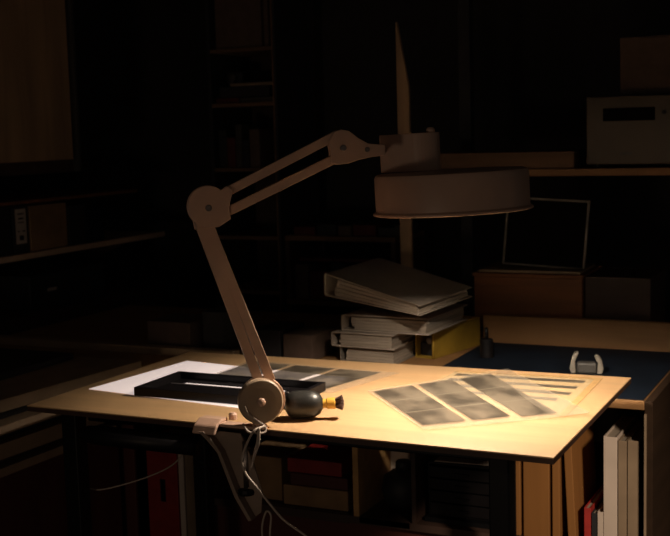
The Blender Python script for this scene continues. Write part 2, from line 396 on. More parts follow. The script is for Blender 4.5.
# blower brush
bp = PZ(300.5, 421.5, ZT); br = thing('blower_brush', 'black rubber blower bulb with yellow ferrule and soft brush lying beside the lamp base', 'brush', (bp.x+.004, bp.y+.02, ZT))
ax = Vector((.93, .36, .03)).normalized(); o0 = Vector((-.040, -.010, .0262)); br.scale = (1.12, 1.12, 1.12)
link('bulb', revolve([(0, 0), (.010, .001), (.019, .006), (.0245, .014), (.0258, .026), (.0258, .044), (.0240, .056), (.0185, .066), (.010, .071), (.0075, .073)], o0, ax, 32, caps=False), M['rubber'], br, smooth=True)
fe = link('ferrule', revolve([(.0075, .070), (.0085, .072), (.0085, .078), (.0105, .080), (.0105, .094), (.009, .0955)], o0, ax, 24), M['yellow'], br, smooth=False, bevel=.0005)
b_ = bmesh.new(); u_, v_, a_ = frame(ax)
for i in range(90):
    t = random.random()*2*PI; rr = math.sqrt(random.random())*.0085; e = rr*1.7+.001
    s = o0+ax*.093+u_*rr*math.cos(t)+v_*rr*math.sin(t); en = o0+ax*(.093+.019-e*.3)+u_*e*math.cos(t)+v_*e*math.sin(t)
    rod(s, en, .0008, b_, 4)
bb = link('bristles', b_, M['bristle'], br); bb['kind'] = 'stuff'

# negative sleeves
def corners_fit(name, m, c, z, th, wav=0, lift=None, n=16):
    """sheet spanning four real table positions c = [back-left, front-left, front-right, back-right]; origin at its centre"""
    c = [Vector((p[0], p[1], 0)) for p in c]; o = (c[0]+c[1]+c[2]+c[3])/4
    bm = bmesh.new(); uvl = bm.loops.layers.uv.new('UVMap'); g = [[], []]
    for k in range(2):
        for i in range(n+1):
            row = []
            for j in range(n+1):
                s, t = i/n, j/n
                p = (c[0]*(1-t)+c[1]*t)*(1-s)+(c[3]*(1-t)+c[2]*t)*s-o
                zz = wav*(1+math.sin(p.x*31+1.3)*math.cos(p.y*27+.4))+(lift(s, t) if lift else 0)
                row.append(bm.verts.new((p.x, p.y, zz+k*th)))
            g[k].append(row)
    for k in range(2):
        for i in range(n):
            for j in range(n):
                f = bm.faces.new((g[k][i][j], g[k][i+1][j], g[k][i+1][j+1], g[k][i][j+1]))
                for lp, (a, b) in zip(f.loops, ((i, j), (i+1, j), (i+1, j+1), (i, j+1))): lp[uvl].uv = (a/n, b/n)
    for i in range(n):
        for j in (0, n): bm.faces.new((g[0][i][j], g[0][i+1][j], g[1][i+1][j], g[1][i][j])); bm.faces.new((g[0][j][i], g[0][j][i+1], g[1][j][i+1], g[1][j][i]))
    return link(name, bm, m, loc=(o.x, o.y, z))
def quad(c, s0, s1, t0, t1):
    c = [Vector((p[0], p[1], 0)) for p in c]
    f = lambda s, t: (c[0]*(1-t)+c[1]*t)*(1-s)+(c[3]*(1-t)+c[2]*t)*s
    return [f(s0, t0), f(s0, t1), f(s1, t1), f(s1, t0)]
def strips(par, c, rects, nf, wav, dz, seed):
    for k, (s0, s1, t0, t1) in enumerate(rects):
        o = corners_fit('film_strip', film_mat('negative_film', nf, seed=seed+k*3.1), quad(c, s0, s1, t0, t1), 0, .0003, 0, n=8)
        o.parent = par; o.location = Vector((o.location.x-par.location.x, o.location.y-par.location.y, dz))
def T(u, v): p = PZ(u, v, ZT); return (p.x, p.y)
def sleeve(c, z, label, rects, nf, mt, seed, lift=None):
    o = corners_fit('negative_sleeve', mt, c, z, .0004, 0, lift)
    tag(o, label, 'negative sleeve', 'sleeves of film negatives on the table')
    strips(o, c, rects, nf, 0, .0006, seed)
    return o
cA = [T(236, 365), T(255, 385), T(337, 397), T(398, 374.5)]
cA = [(.235, .60), (.225, .345), (.60, .325), (.665, .575)]
sleeve(cA, ZT+.0014, 'clear negative sleeve half under the right end of the black tray',
       [(.03, .30, .05, .93), (.335, .60, .05, .93), (.635, .90, .05, .93)], 3, M['sleeve'], 2.0)
cC = [T(456, 371), T(440, 418), T(566, 419), T(603, 378.5)]
cC = [T(457, 371), T(402, 400), T(566, 417), T(603, 378.5)]
oC = sleeve(cC, ZT+E0, 'warm tinted negative page lying underneath at the back right of the table',
       [(.04, .91, .10, .17), (.04, .90, .27, .34), (.04, .90, .44, .51), (.04, .86, .61, .67)], 3, M['sleeve_warm'], 5.0)
for (s0, s1, t0, t1) in ((0, 1, 0, .045), (.955, 1, .045, 1)):
    o = corners_fit('border', M['tan_border'], quad(cC, s0, s1, t0, t1), 0, .0002, 0, n=4)
    o.parent = oC; o.location = Vector((o.location.x-oC.location.x, o.location.y-oC.location.y, .0005))
cB = [T(367, 392), T(424, 431.5), T(590, 416), T(508, 370)]
sleeve(cB, ZT+.0030, 'clear sleeve of dark medium format negatives overlapping the warm tinted page',
       [(.03, .29, .04, .90), (.33, .56, .04, .90), (.62, .84, .05, .92)], 3, M['sleeve'], 9.0,
       lift=lambda s, t: .004*max(0, s-.75)/.25*(t))

# ------------------------------------------------------------ the workbench behind, open shelves under it
ZB = .68; YF = .765; XR = 1.215
bench = thing('workbench', 'long wooden workbench with open compartments behind the table', 'workbench', (0, 1.0, 0))
def bn(name, bm, m, **k): return rel(link(name, bm, m, bench, **k), bench)
XB0 = -.97
bn('bench_top', box(XB0, XR, YF, 1.75, ZB-.022, ZB), M['wood_lt'], bevel=.002)
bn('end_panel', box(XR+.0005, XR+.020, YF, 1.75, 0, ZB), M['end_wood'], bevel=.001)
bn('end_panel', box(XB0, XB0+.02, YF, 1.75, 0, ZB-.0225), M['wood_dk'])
bn('back_panel', box(XB0+.0205, XR, 1.73, 1.75, 0, ZB-.0225), M['wood_dk'])
bn('front_strip', box(XR+.001, XR+.006, YF-.006, YF-.0003, 0, ZB-.03), M['grey_bd'])
ZS = .30
xl0 = PY(208, 480, YF).x; ZL = .10
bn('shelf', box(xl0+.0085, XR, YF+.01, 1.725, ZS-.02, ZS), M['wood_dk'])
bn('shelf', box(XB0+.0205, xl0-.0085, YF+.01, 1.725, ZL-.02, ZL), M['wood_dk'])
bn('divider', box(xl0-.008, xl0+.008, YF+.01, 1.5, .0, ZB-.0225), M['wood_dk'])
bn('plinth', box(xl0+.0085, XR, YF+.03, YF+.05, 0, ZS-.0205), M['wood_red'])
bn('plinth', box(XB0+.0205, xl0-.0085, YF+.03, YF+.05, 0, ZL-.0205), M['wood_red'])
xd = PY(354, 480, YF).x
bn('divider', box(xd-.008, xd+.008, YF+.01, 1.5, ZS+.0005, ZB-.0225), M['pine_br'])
bn('low_shelf_board', box(xd+.0085, PY(408, 520, YF).x, YF+.01, 1.2, PY(380, 521, YF).z-.016, PY(380, 521, YF).z), M['pine_br'])
xd2 = PY(413, 480, YF).x
bn('divider', box(xd2-.009, xd2+.003, YF+.01, 1.5, ZS+.0005, ZB-.0225), M['wood_dk'])
xr0 = PY(146, 480, YF).x
bn('cabinet_door', box(XB0+.021, xr0-.03, YF-.012, YF-.0005, .02, ZB-.04), M['wood_red'], bevel=.002)
bn('back_rail', box(PZ(484, 342, ZB).x, XR+.02, 1.385, 1.41, ZB+.0005, ZB+.085), M['wood_lt'], bevel=.002)

# cutting mat
tag(link('cutting_mat', box(.62, 1.212, .770, 1.375, ZB+.0005, ZB+.0035), M['blue'], bevel=.001), 'dark blue cutting mat covering the workbench right of the binders', 'mat')

bn('compartment_back', box(xd+.0085, xd2-.0095, 1.0, 1.006, ZS+.0005, ZB-.0225), M['white'])
def box_thing(name, label, cat, x0, x1, y0, y1, z0, z1, m, rz=0, group=None, bevel=.002):
    cx, cyy = (x0+x1)/2, (y0+y1)/2
    o = link(name, box(x0-cx, x1-cx, y0-cyy, y1-cyy, 0, z1-z0), m, loc=(cx, cyy, z0), rot=(0, 0, rz), bevel=bevel)
    return tag(o, label, cat, group)
def book(name, label, cat, x0, x1, y0, y1, z0, z1, mc, mp=None, tilt=0, group=None, front='spine'):
    """upright book: covers, spine towards the viewer, page block"""
    t = thing(name, label, cat, ((x0+x1)/2, (y0+y1)/2, z0), 0, group); t.rotation_euler = (0, tilt, 0)
    hw, hd, h = (x1-x0)/2, (y1-y0)/2, z1-z0; k = min(.003, hw*.25)
    link('cover', box(-hw, -hw+k, -hd+k, hd, 0, h), mc, t); link('cover', box(hw-k, hw, -hd+k, hd, 0, h), mc, t)
    link('spine', box(-hw, hw, -hd, -hd+k*.96, 0, h), mc, t, bevel=k*.4)
    link('pages', box(-hw+k*1.05, hw-k*1.05, -hd+k*1.2, hd-.004, .003, h-.005), mp or M['pages'], t)
    return t
def upx(ua, ub, y=YF+.02): return PY(ua, 470, y).x, PY(ub, 470, y).x
def top_z(u, v, y=YF+.02): return PY(u, v, y).z
def up(name, label, cat, ua, ub, vtop, mc, tilt=0, depth=.24, y=YF+.02, z0=ZS+.001, kind='book', group=None):
    x0, x1 = upx(ua, ub, y); z1 = top_z((ua+ub)/2, vtop, y)
    if kind == 'book': return book(name, label, cat, x0, x1, y, y+depth, z0, z1, mc, tilt=tilt, group=group)
    o = box_thing(name, label, cat, x0, x1, y, y+depth, z0, z1, mc, group=group); o.rotation_euler = (0, tilt, 0); return o
GB = 'books and boards standing under the workbench'
up('ring_binder', 'thick off-white binder, the tallest of the volumes under the right end of the bench', 'binder', 603.5, 617, 437, M['white'], group=GB)
up('book', 'brown-grey volume touching the right side of the thick off-white binder', 'book', 618, 626.5, 441, M['grey_bd'], tilt=0, group=GB)
up('book', 'brown-grey volume nearest the bench end panel', 'book', 627.5, 639, 441, M['grey_bd'], group=GB)
up('book', 'bright red book standing low beside the white volumes', 'book', 584, 590.5, 508, M['red'], group=GB, depth=.30)
up('book', 'thin black book between the red book and the small white one', 'book', 591.5, 596.5, 513, M['dark_bk'], group=GB)
up('book', 'small white book left of the thick off-white binder', 'book', 597.5, 603, 512, M['white'], group=GB)
up('file_box', 'narrow tan file box standing at the left of the tan group under the bench', 'box', 512, 520, 440, M['card'], kind='b', group=GB)
up('file_box', 'widest tan cardboard file box under the table corner', 'box', 523, 549, 440, M['card'], kind='b', group=GB)
up('board', 'narrow tan board just right of the widest tan file box', 'board', 552, 559.5, 432, M['card'], kind='b', group=GB)
up('board', 'tan board leaning beside the dark gap right of the table corner', 'board', 568, 576, 425, M['card'], kind='b', group=GB, tilt=-.045)
up('file_box', 'low tan box barely rising at the foot of the black cabinet edge', 'box', 504.5, 511, 524, M['card'], kind='b', group=GB)
# red binder with finger hole and its neighbours
x0, x1 = upx(147, 177); z1 = top_z(160, 440)
rb = thing('ring_binder', 'dark red binder with a finger hole on its spine', 'binder', ((x0+x1)/2, YF+.02+.14, ZL+.001), 0, GB)
hw = (x1-x0)/2; h = z1-ZL-.001
link('cover', box(-hw, -hw+.003, -.137, .14, 0, h), M['red_dk'], rb); link('cover', box(hw-.003, hw, -.137, .14, 0, h), M['red_dk'], rb)
link('spine', box(-hw, hw, -.14, -.1372, 0, h), M['red_dk'], rb, bevel=.001)
zc = PY(160, 490, YF+.02).z-ZL-.001
link('finger_hole', box(-.008, .010, -.1408, -.1402, zc-.034, zc+.034), M['dark_glass'], rb)['label'] = 'black finger hole'
link('pages', box(-hw+.004, hw-.004, -.13, .12, .003, h-.01), M['pages'], rb)
up('book', 'thin pale volume directly right of the dark red binder', 'book', 178.5, 183.5, 445, M['white'], z0=ZL+.001, group=GB)
up('book', 'dull grey-brown volume between the dark red binder and the back leg', 'book', 185, 197, 445, M['grey_bd'], z0=ZL+.001, group=GB)

# black paper drawers in the middle compartment
x0, x1 = PY(427, 480, YF+.05).x, PY(497, 480, YF+.05).x; zz = top_z(460, 466, YF+.05); z00 = top_z(460, 519, YF+.05)
bn('riser', box(x0-.005, x1+.02, YF+.04, 1.2, z00-.03, z00-.0015), M['black_metal'])
dr = thing('drawer_unit', 'black desktop drawer unit under the table, a sheet of paper on top', 'drawers', ((x0+x1)/2, YF+.19, z00), 0)
hw = (x1-x0)/2; hh = zz-z00
b_ = bmesh.new(); bx(b_, -hw, hw, -.13, .14, hh-.004, hh); bx(b_, -hw, hw, -.13, .14, 0, .004); bx(b_, -hw, -hw+.004, -.13, .14, .004, hh-.004); bx(b_, hw-.004, hw, -.13, .14, .004, hh-.004)
link('case', b_, M['black_plastic'], dr)
for k in range(4):
    za, zb = .006+(hh-.012)*k/4, .006+(hh-.012)*(k+1)/4-.004
    d_ = link('drawer', box(-hw+.006, hw-.006, -.136, .12, za, zb), M['black_plastic'], dr, bevel=.001)
    link('handle', box(-.02, .02, -.142, -.1363, (za+zb)/2-.002, (za+zb)/2+.002), M['black_plastic'], d_)
rz_ = box_thing('paper_sheet', 'grey-white sheet of paper lying on the black drawer unit', 'paper', x0+.01, x1-.02, YF+.07, YF+.27, zz+.0005, zz+.003, M['white'], rz=.06)
# round black object on the wood board
zb_ = PY(380, 521, YF).z; pb = PY(386, 500, YF+.14)
cn = thing('camera_case', 'round black case sitting in the open wooden compartment', 'case', (.5325, YF+.14, zb_+.0005))
link('body', revolve([(.001, 0), (.040, .001), (.055, .02), (.062, .05), (.055, .085), (.035, .10), (.022, .105)], (0, 0, 0), (0, 0, 1), 28), M['dark_bk'], cn, smooth=True)
link('lid', revolve([(.022, .1055), (.022, .125), (.018, .130), (0, .131)], (0, 0, 0), (0, 0, 1), 24), M['dark_bk'], cn, smooth=True)
# stack in compartment behind the cord
xa, xb = PY(283, 480, YF+.03).x, PY(350, 480, YF+.03).x
za, zb2, zc2, zd = [PY(318, v, YF+.03).z for v in (508, 488, 476, 462)]
bn('low_riser', box(xa-.16, xb-.003, YF+.02, 1.3, za-.03, za-.001), M['wood_dk'])
GS = 'things stacked in the compartment behind the lamp cord'
box_thing('flat_box', 'pale ochre flat box at the bottom of the stack behind the lamp cord', 'box', xa, xb-.008, YF+.03, YF+.28, za, zb2-.001, M['card2'], group=GS)
box_thing('book', 'dark maroon book lying on the pale ochre flat box', 'book', xa+.02, xb-.01, YF+.035, YF+.25, zb2, zc2-.001, M['wood_red'], group=GS)
box_thing('book', 'dull red book on top of the stack behind the lamp cord', 'book', xa+.01, xb-.03, YF+.04, YF+.25, zc2, zd, M['red_dk'], group=GS)
box_thing('cardboard_box', 'brown cardboard box filling the space behind the lamp clamp', 'box', xa-.15, xa-.015, YF+.05, YF+.30, za, PY(250, 455, YF+.05).z, M['card2'])

# ------------------------------------------------------------ binders stacked on the bench
def lying_binder(label, LF, RF, RB, hs, hf, mc):
    """ring binder lying flat, given three top corners: rounded spine on the left, papers between two boards, tapering to the right"""
    LF, RF, RB = Vector(LF), Vector(RF), Vector(RB); LB = LF+RB-RF; o = (LF+RF+RB+LB)/4; o.z -= hs
    t = thing('ring_binder', label, 'binder', o, 0, 'binders piled on the workbench')
    def P(s, d, k):                     # s across, d depth, k 0..1 from bottom to top
        p = LF*(1-s)*(1-d)+RF*s*(1-d)+RB*s*d+LB*(1-s)*d-o; p.z -= (1-k)*(hs*(1-s)+hf*s); return p
    def slab(s0, s1, d0, d1, k0, k1, bm=None):
        bm = bm or bmesh.new()
        vs = [bm.verts.new(P(s, d, k)) for k in (k0, k1) for s, d in ((s0, d0), (s1, d0), (s1, d1), (s0, d1))]
        for f in ((3, 2, 1, 0), (4, 5, 6, 7), (0, 1, 5, 4), (1, 2, 6, 5), (2, 3, 7, 6), (3, 0, 4, 7)): bm.faces.new([vs[i] for i in f])
        return bm
    link('cover', slab(.035, 1, 0, 1, 0, .08), mc, t, bevel=.0008); link('cover', slab(.035, 1, 0, 1, .93, 1), mc, t, bevel=.0008)
    sec = [(.0349, 0), (.012, .02), (0, .12), (0, .88), (.012, .98), (.0349, 1), (.0349, .93), (.018, .90), (.012, .84), (.012, .16), (.018, .10), (.0349, .08)]
    link('spine', prism([P(s, 0, k) for s, k in sec], P(0, 1, 0)-P(0, 0, 0)), mc, t)
    b_ = bmesh.new(); n = 4
    for k in range(n):
        a, b = .09+.76*k/n, .09+.76*(k+.93)/n; e = random.uniform(0, .04)
        slab(.10+e, .97-e*.5, .012+e*.5, .97, a, b, b_)
    link('papers', b_, M['pages'], t)
    return t
# yellow slipcase: open end to the front
yl = thing('slipcase', 'ochre yellow slipcase at the right of the binder pile with its open end in front', 'slipcase', (.528, 1.095, ZB+.0005), math.radians(-12))
yy = .086; yw0, yl0 = .032, .26
b_ = bmesh.new(); bx(b_, -yw0, yw0, 0, yl0, 0, .004); bx(b_, -yw0, yw0, 0, yl0, yy-.004, yy)
bx(b_, -yw0, -yw0+.004, 0, yl0, .0042, yy-.0042); bx(b_, yw0-.004, yw0, 0, yl0, .0042, yy-.0042); bx(b_, -yw0+.0045, yw0-.0045, yl0-.004, yl0, .0042, yy-.0042)
link('case', b_, M['yel_card'], yl, bevel=.001)
link('rolled_border', rod((yw0+.0005, -.004, 0.002), (yw0+.0005, -.004, yy-.002), .004), M['yel_card'], yl, smooth=True)
link('contents', box(-.026, .026, .02, .24, .005, .040), M['dark_bk'], yl)
link('roll', revolve([(.010, 0), (.010, .09)], (.012, .006, .0510), (0, 1, 0), 16), M['pale'], yl, smooth=True)['label'] = 'white rolled paper end'
zb0 = ZB+.0005
lying_binder('dark thin binder at the very bottom of the pile', (.31, .985, zb0+.044), (.485, .975, zb0+.044), (.49, 1.16, zb0+.044), .044, .044, M['binder_dk'])
lying_binder('pale binder second from the bottom of the pile, sticking out on the left', (.288, .975, zb0+.0865), (.487, .965, zb0+.0865), (.49, 1.17, zb0+.0865), .042, .042, M['binder'])
lying_binder('grey binder lying just beneath the topmost pale one', (.312, .995, zb0+.135), (.585, .985, zb0+.135), (.60, 1.27, zb0+.135), .047, .047, M['binder'])
lying_binder('large pale grey binder lying topmost on the pile with its rounded spine to the left', (.243, 1.03, .930), (.595, .895, .866), (.664, 1.13, .888), .068, .028, M['binder'])
# canister by the slipcase
cp_ = PZ(482, 359, ZB+.004)
bt = thing('canister', 'small black canister with a thin neck beside the yellow slipcase', 'canister', (cp_.x+.004, cp_.y+.03, ZB+.0038))
link('body', revolve([(.001, 0), (.019, .001), (.019, .05), (.017, .053), (.006, .055)], (0, 0, 0), (0, 0, 1), 20), M['black_plastic'], bt, smooth=False)
link('neck', revolve([(.006, .0555), (.005, .085), (0, .087)], (0, 0, 0), (0, 0, 1), 14), M['black_plastic'], bt, smooth=True)
# curved pale gadget
cg = PZ(586, 376, ZB+.004)
g_ = thing('tape_dispenser', 'small tape dispenser with two pale upturned ends on the blue mat', 'tape dispenser', (cg.x-.008, cg.y+.04, ZB+.0038), .2)
link('body', box(-.026, .026, -.015, .015, 0, .030), M['ptfe'], g_, bevel=.006)
for s, hgt in ((-1, .058), (1, .050)):
    pts = [(s*.0268, 0), (s*.040, .0), (s*.044, .012), (s*.040, .034), (s*.034, hgt-.006), (s*.026, hgt), (s*.020, hgt-.003), (s*.0268, hgt-.018), (s*.030, .030)]
    link('curved_end', prism([(x, -.012, z) for x, z in pts], (0, .024, 0)), M['pale'], g_, bevel=.003)['label'] = 'pale upturned end'

# ------------------------------------------------------------ behind the bench rail: wooden chest and framed panel
yb = 1.46
x0, x1 = PY(474, 300, yb).x, PY(582, 300, yb).x; zt_ = PY(530, 274, yb).z
wc = thing('wooden_chest', 'brown wooden chest standing behind the bench rail', 'chest', ((x0+x1)/2, yb+.13, ZB+.0005))
hw, hh = (x1-x0)/2, zt_-ZB-.0005
link('body', box(-hw, hw, -.128, .13, 0, hh-.012), M['wood_md'], wc, bevel=.002)
link('lid', box(-hw-.004, hw+.004, -.134, .134, hh-.0115, hh), M['wood_md'], wc, bevel=.002)
b_ = bmesh.new(); bx(b_, -hw+.02, hw-.02, -.131, -.1283, .02, .035); link('drawer_line', b_, M['wood_dk'], wc)
box_thing('dark_box', 'dark brown box standing right of the wooden chest behind the rail', 'box', x1+.004, x1+.20, yb+.02, yb+.26, ZB+.0005, ZB+.0005+hh*.97, M['wood_dk'])
tag(rect_h('folder', M['grey_bd'], (x0+x1)/2, yb+.12, (x1-x0)*.93, .22, .02, zt_+.0008, .008), 'thin grey folder lying on the wooden chest', 'folder')
zf = zt_+.0095; yf2 = yb+.10
A, B, D_, E_ = PY(501, 264, yf2), PY(583, 266, yf2), PY(591, 199, yf2), PY(508, 198, yf2)
fw = (B-A).length; fh = (E_.z-A.z)+.005
pf = thing('framed_panel', 'black panel in a thin pale frame leaning back on the wooden chest', 'frame', ((A.x+B.x)/2+.005, yf2, zf), math.radians(0)); pf.rotation_euler = (math.radians(-8), math.radians(3), 0)
hw = fw/2; t_ = .006
b_ = bmesh.new(); bx(b_, -hw, hw, -.006, .006, 0, t_); bx(b_, -hw, hw, -.006, .006, fh-t_, fh); bx(b_, -hw, -hw+t_, -.006, .006, t_, fh-t_); bx(b_, hw-t_, hw, -.006, .006, t_, fh-t_)
link('frame', b_, M['pale'], pf)
link('panel', box(-hw+t_+.0003, hw-t_-.0003, -.002, .004, t_+.0003, fh-t_-.0003), M['dark_glass'], pf)
link('strut', box(-.015, .015, .0065, .010, .02, fh*.7), M['black_plastic'], pf)

# ------------------------------------------------------------ right wall shelf on posts, with the case and boxes
ys = 1.52
zsh = PY(600, 168.5, ys).z
sx0_ = PY(430, 165, ys).x
rs = thing('shelf_rack', 'shelf rack with wooden posts carrying the pale metal case above the bench', 'shelf', (.9, 1.6, 0))
rel(link('shelf', box(sx0_, 1.62, ys, 1.78, zsh-.022, zsh), M['wood_lt'], rs, bevel=.001), rs)
rel(link('post', box(1.58, 1.62, 1.7805, 1.82, .0, 2.1), M['wood_dk'], rs), rs)
rel(link('back_post', box(sx0_+.01, sx0_+.05, 1.7805, 1.82, .0, 1.9), M['dark_bk'], rs), rs)
zA = PY(500, 152.5, ys+.01).z
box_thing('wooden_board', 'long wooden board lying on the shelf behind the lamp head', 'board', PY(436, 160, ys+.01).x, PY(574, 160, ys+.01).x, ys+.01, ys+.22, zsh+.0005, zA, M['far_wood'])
dx0 = PY(586, 130, ys+.02).x; dz1 = PY(620, 96, ys+.02).z
dv = thing('metal_case', 'pale metal equipment case with a dark slot on the right shelf', 'equipment case', ((dx0+1.40)/2, ys+.14, zsh+.0005))
hw = (1.40-dx0)/2; hh = dz1-zsh
for sx in (-1, 1):
    for s2 in (-.1, .1): link('foot', revolve([(.012, 0), (.012, .0095)], (sx*(hw-.03), s2, 0), (0, 0, 1), 14), M['dark_bk'], dv)
link('body', box(-hw, hw, -.119, .12, .010, hh), M['dev'], dv, bevel=.004)
sa, sb = PY(603, 113, ys+.02), PY(655, 120, ys+.02); ox = (dx0+1.40)/2; oz = zsh+.0005
link('slot', box(sa.x-ox, sb.x-ox, -.1215, -.1192, PY(620, 121, ys+.02).z-oz, PY(620, 108, ys+.02).z-oz), M['dark_glass'], dv)['label'] = 'dark slot'
link('knob', revolve([(.007, 0), (.006, .008), (0, .009)], (PY(664, 112, ys+.02).x-ox, -.1192, PY(664, 112, ys+.02).z-oz), (0, -1, 0), 16), M['dark_bk'], dv)
link('latch', box(PY(620, 150, ys+.02).x-ox, PY(632, 150, ys+.02).x-ox, -.1215, -.1192, PY(620, 155, ys+.02).z-oz, PY(620, 152, ys+.02).z-oz), M['ptfe'], dv)
bz = dz1+.0012; bxx = PY(620, 60, ys+.06).x
cb = thing('cardboard_box', 'brown cardboard box sitting on the pale metal case', 'box', ((bxx+1.40)/2, ys+.15, bz))
hw = (1.40-bxx)/2; hh = PY(640, 38, ys+.06).z-bz
link('body', box(-hw, hw, -.09, .09, 0, hh), M['far_brown'], cb, bevel=.002)
link('flap', prism([(-hw, -.09, hh+.0005), (hw*.1, -.09, hh+.0005), (hw*.1, -.02, hh+.012), (-hw, -.02, hh+.003)], (0, 0, .003)), M['far_brown'], cb)

# upright board in the middle; the light boundary on it is modelled as a taper
yp = 1.40
tp = [PY(u, v, yp) for u, v in ((398, 22), (401, 50), (409.5, 88))]
xl, xr_ = PY(399, 150, yp).x, PY(410.5, 150, yp).x
up_ = thing('upright_board', 'narrow pale upright board behind the lamp head, its top cut to the edge of the light', 'board', ((xl+xr_)/2, yp, ZB+.0005))
zo = ZB+.0005; xo = (xl+xr_)/2
link('board', prism([(xl-xo, -.006, 0), (xr_-xo, -.006, 0), (xr_-xo, -.006, tp[2].z-zo), (tp[1].x-xo+.004, -.006, tp[1].z-zo), (xl-xo+.003, -.006, tp[0].z-zo), (xl-xo, -.006, tp[0].z-zo)], (0, .012, 0)), M['wood_v'], up_)
link('base', box(-.06, .06, -.03, .03, 0, .01), M['wood_dk'], up_)

# ------------------------------------------------------------ back wall shelving
ysb = 1.98
bk = thing('bookcase', 'tall dark bookcase against the back wall left of the lamp head', 'bookcase', (-.6, 2.2, 0))
xa, xb = PY(211, 100, ysb).x, PY(275, 100, ysb).x
def bkp(n, b, m): return rel(link(n, b, m, bk), bk)
for xx in (xa-.012, xb-.008): bkp('side_panel', box(xx, xx+.016, ysb, 2.30, 0, 2.4), M['dark_bk'])
for xx in (xb-.008,): bkp('edge_strip', box(xx+.001, xx+.007, ysb-.004, ysb-.0003, 0, 2.4), M['far_wood'])
bkp('back', box(xa-.012, xb+.008, 2.3005, 2.312, 0, 2.4), M['wood_dk'])
shz = [PY(240, v, ysb).z for v in (48, 103, 168, 236)]+[.72, .45, .15, 2.1]
for z in shz: bkp('shelf', box(xa+.0045, xb-.0085, ysb, 2.3, z-.014, z), M['far_wood'])
GK = 'things in the tall bookcase'
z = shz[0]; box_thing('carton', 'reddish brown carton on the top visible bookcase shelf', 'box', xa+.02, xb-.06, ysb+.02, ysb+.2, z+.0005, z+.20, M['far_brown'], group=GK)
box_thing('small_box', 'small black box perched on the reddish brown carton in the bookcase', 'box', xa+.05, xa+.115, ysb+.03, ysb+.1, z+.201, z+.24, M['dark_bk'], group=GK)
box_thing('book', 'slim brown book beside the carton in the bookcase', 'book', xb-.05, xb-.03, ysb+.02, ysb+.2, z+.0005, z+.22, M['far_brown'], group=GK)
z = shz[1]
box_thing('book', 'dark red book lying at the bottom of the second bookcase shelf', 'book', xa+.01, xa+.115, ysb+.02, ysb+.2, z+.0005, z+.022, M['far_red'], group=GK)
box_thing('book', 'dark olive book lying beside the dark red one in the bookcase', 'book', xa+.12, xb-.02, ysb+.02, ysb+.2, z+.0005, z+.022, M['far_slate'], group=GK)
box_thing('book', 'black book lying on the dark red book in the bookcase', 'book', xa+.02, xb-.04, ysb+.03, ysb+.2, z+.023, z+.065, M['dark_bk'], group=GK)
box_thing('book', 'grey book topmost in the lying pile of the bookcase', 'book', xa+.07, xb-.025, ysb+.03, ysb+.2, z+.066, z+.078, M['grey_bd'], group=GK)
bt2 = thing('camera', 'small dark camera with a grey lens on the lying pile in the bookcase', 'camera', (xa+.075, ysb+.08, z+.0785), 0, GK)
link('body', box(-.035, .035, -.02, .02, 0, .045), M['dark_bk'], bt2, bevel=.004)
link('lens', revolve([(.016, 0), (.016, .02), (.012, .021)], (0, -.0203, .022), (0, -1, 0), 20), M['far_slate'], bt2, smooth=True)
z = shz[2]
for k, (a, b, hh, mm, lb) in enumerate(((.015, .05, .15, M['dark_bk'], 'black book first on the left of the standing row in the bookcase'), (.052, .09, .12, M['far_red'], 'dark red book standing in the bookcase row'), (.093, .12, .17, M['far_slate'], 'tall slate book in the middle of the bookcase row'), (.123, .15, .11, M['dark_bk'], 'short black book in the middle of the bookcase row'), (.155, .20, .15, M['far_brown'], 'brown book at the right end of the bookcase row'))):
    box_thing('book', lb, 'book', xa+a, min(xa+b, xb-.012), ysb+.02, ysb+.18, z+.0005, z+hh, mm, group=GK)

# low wall shelves between bookcase and upright board
yw = 2.0
lw = thing('wall_shelving', 'low dark shelving with two long boards behind the lamp arm', 'shelving', (0, 2.1, 0))
def lwp(n, b, m): return rel(link(n, b, m, lw), lw)
wa, wb = xb+.012, PY(395, 240, yw).x
z1_, z2_ = PY(300, 236, yw).z, PY(300, 167, yw).z
z3_ = PY(300, 300, yw).z
for zz_ in (z1_, z3_): lwp('shelf', box(wa, wb, yw, 2.3, zz_-.018, zz_), M['far_wood'])
for xx in (wa, wb-.018): lwp('side_panel', box(xx, xx+.018, yw+.001, 2.3, 0, z3_-.0185), M['wood_dk'])
for xx in (wa, wb-.018): lwp('side_panel', box(xx, xx+.018, yw+.001, 2.3, z3_+.0005, z1_-.0185), M['wood_dk'])
GW = 'books on the low shelving behind the lamp arm'
xx = wa+.03; mats = [M['far_red'], M['dark_bk'], M['far_brown'], M['far_red'], M['dark_bk'], M['far_slate']]; nm = ['dull red', 'black', 'brown', 'maroon', 'inky black', 'slate']
pos = ['at the left end of the upper low shelf', 'second from the left on the upper low shelf', 'third from the left on the upper low shelf', 'fourth along the upper low shelf', 'fifth along the upper low shelf', 'at the right end of the upper low shelf']
for k in range(6):
    ww = random.uniform(.05, .1); hh = random.uniform(.02, .05)
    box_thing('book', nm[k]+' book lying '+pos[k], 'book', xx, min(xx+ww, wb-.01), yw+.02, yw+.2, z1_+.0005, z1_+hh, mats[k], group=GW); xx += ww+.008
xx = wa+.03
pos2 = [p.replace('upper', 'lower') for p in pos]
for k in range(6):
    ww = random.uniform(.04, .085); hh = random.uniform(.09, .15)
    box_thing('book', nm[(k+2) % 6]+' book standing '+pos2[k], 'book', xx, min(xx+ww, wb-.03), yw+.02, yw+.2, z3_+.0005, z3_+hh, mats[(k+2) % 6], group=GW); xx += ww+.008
box_thing('long_box', 'long reddish box lying across the standing books behind the lamp arm', 'box', wa+.05, wb-.08, yw+.02, yw+.14, z3_+.1505, z3_+.164, M['far_red'])

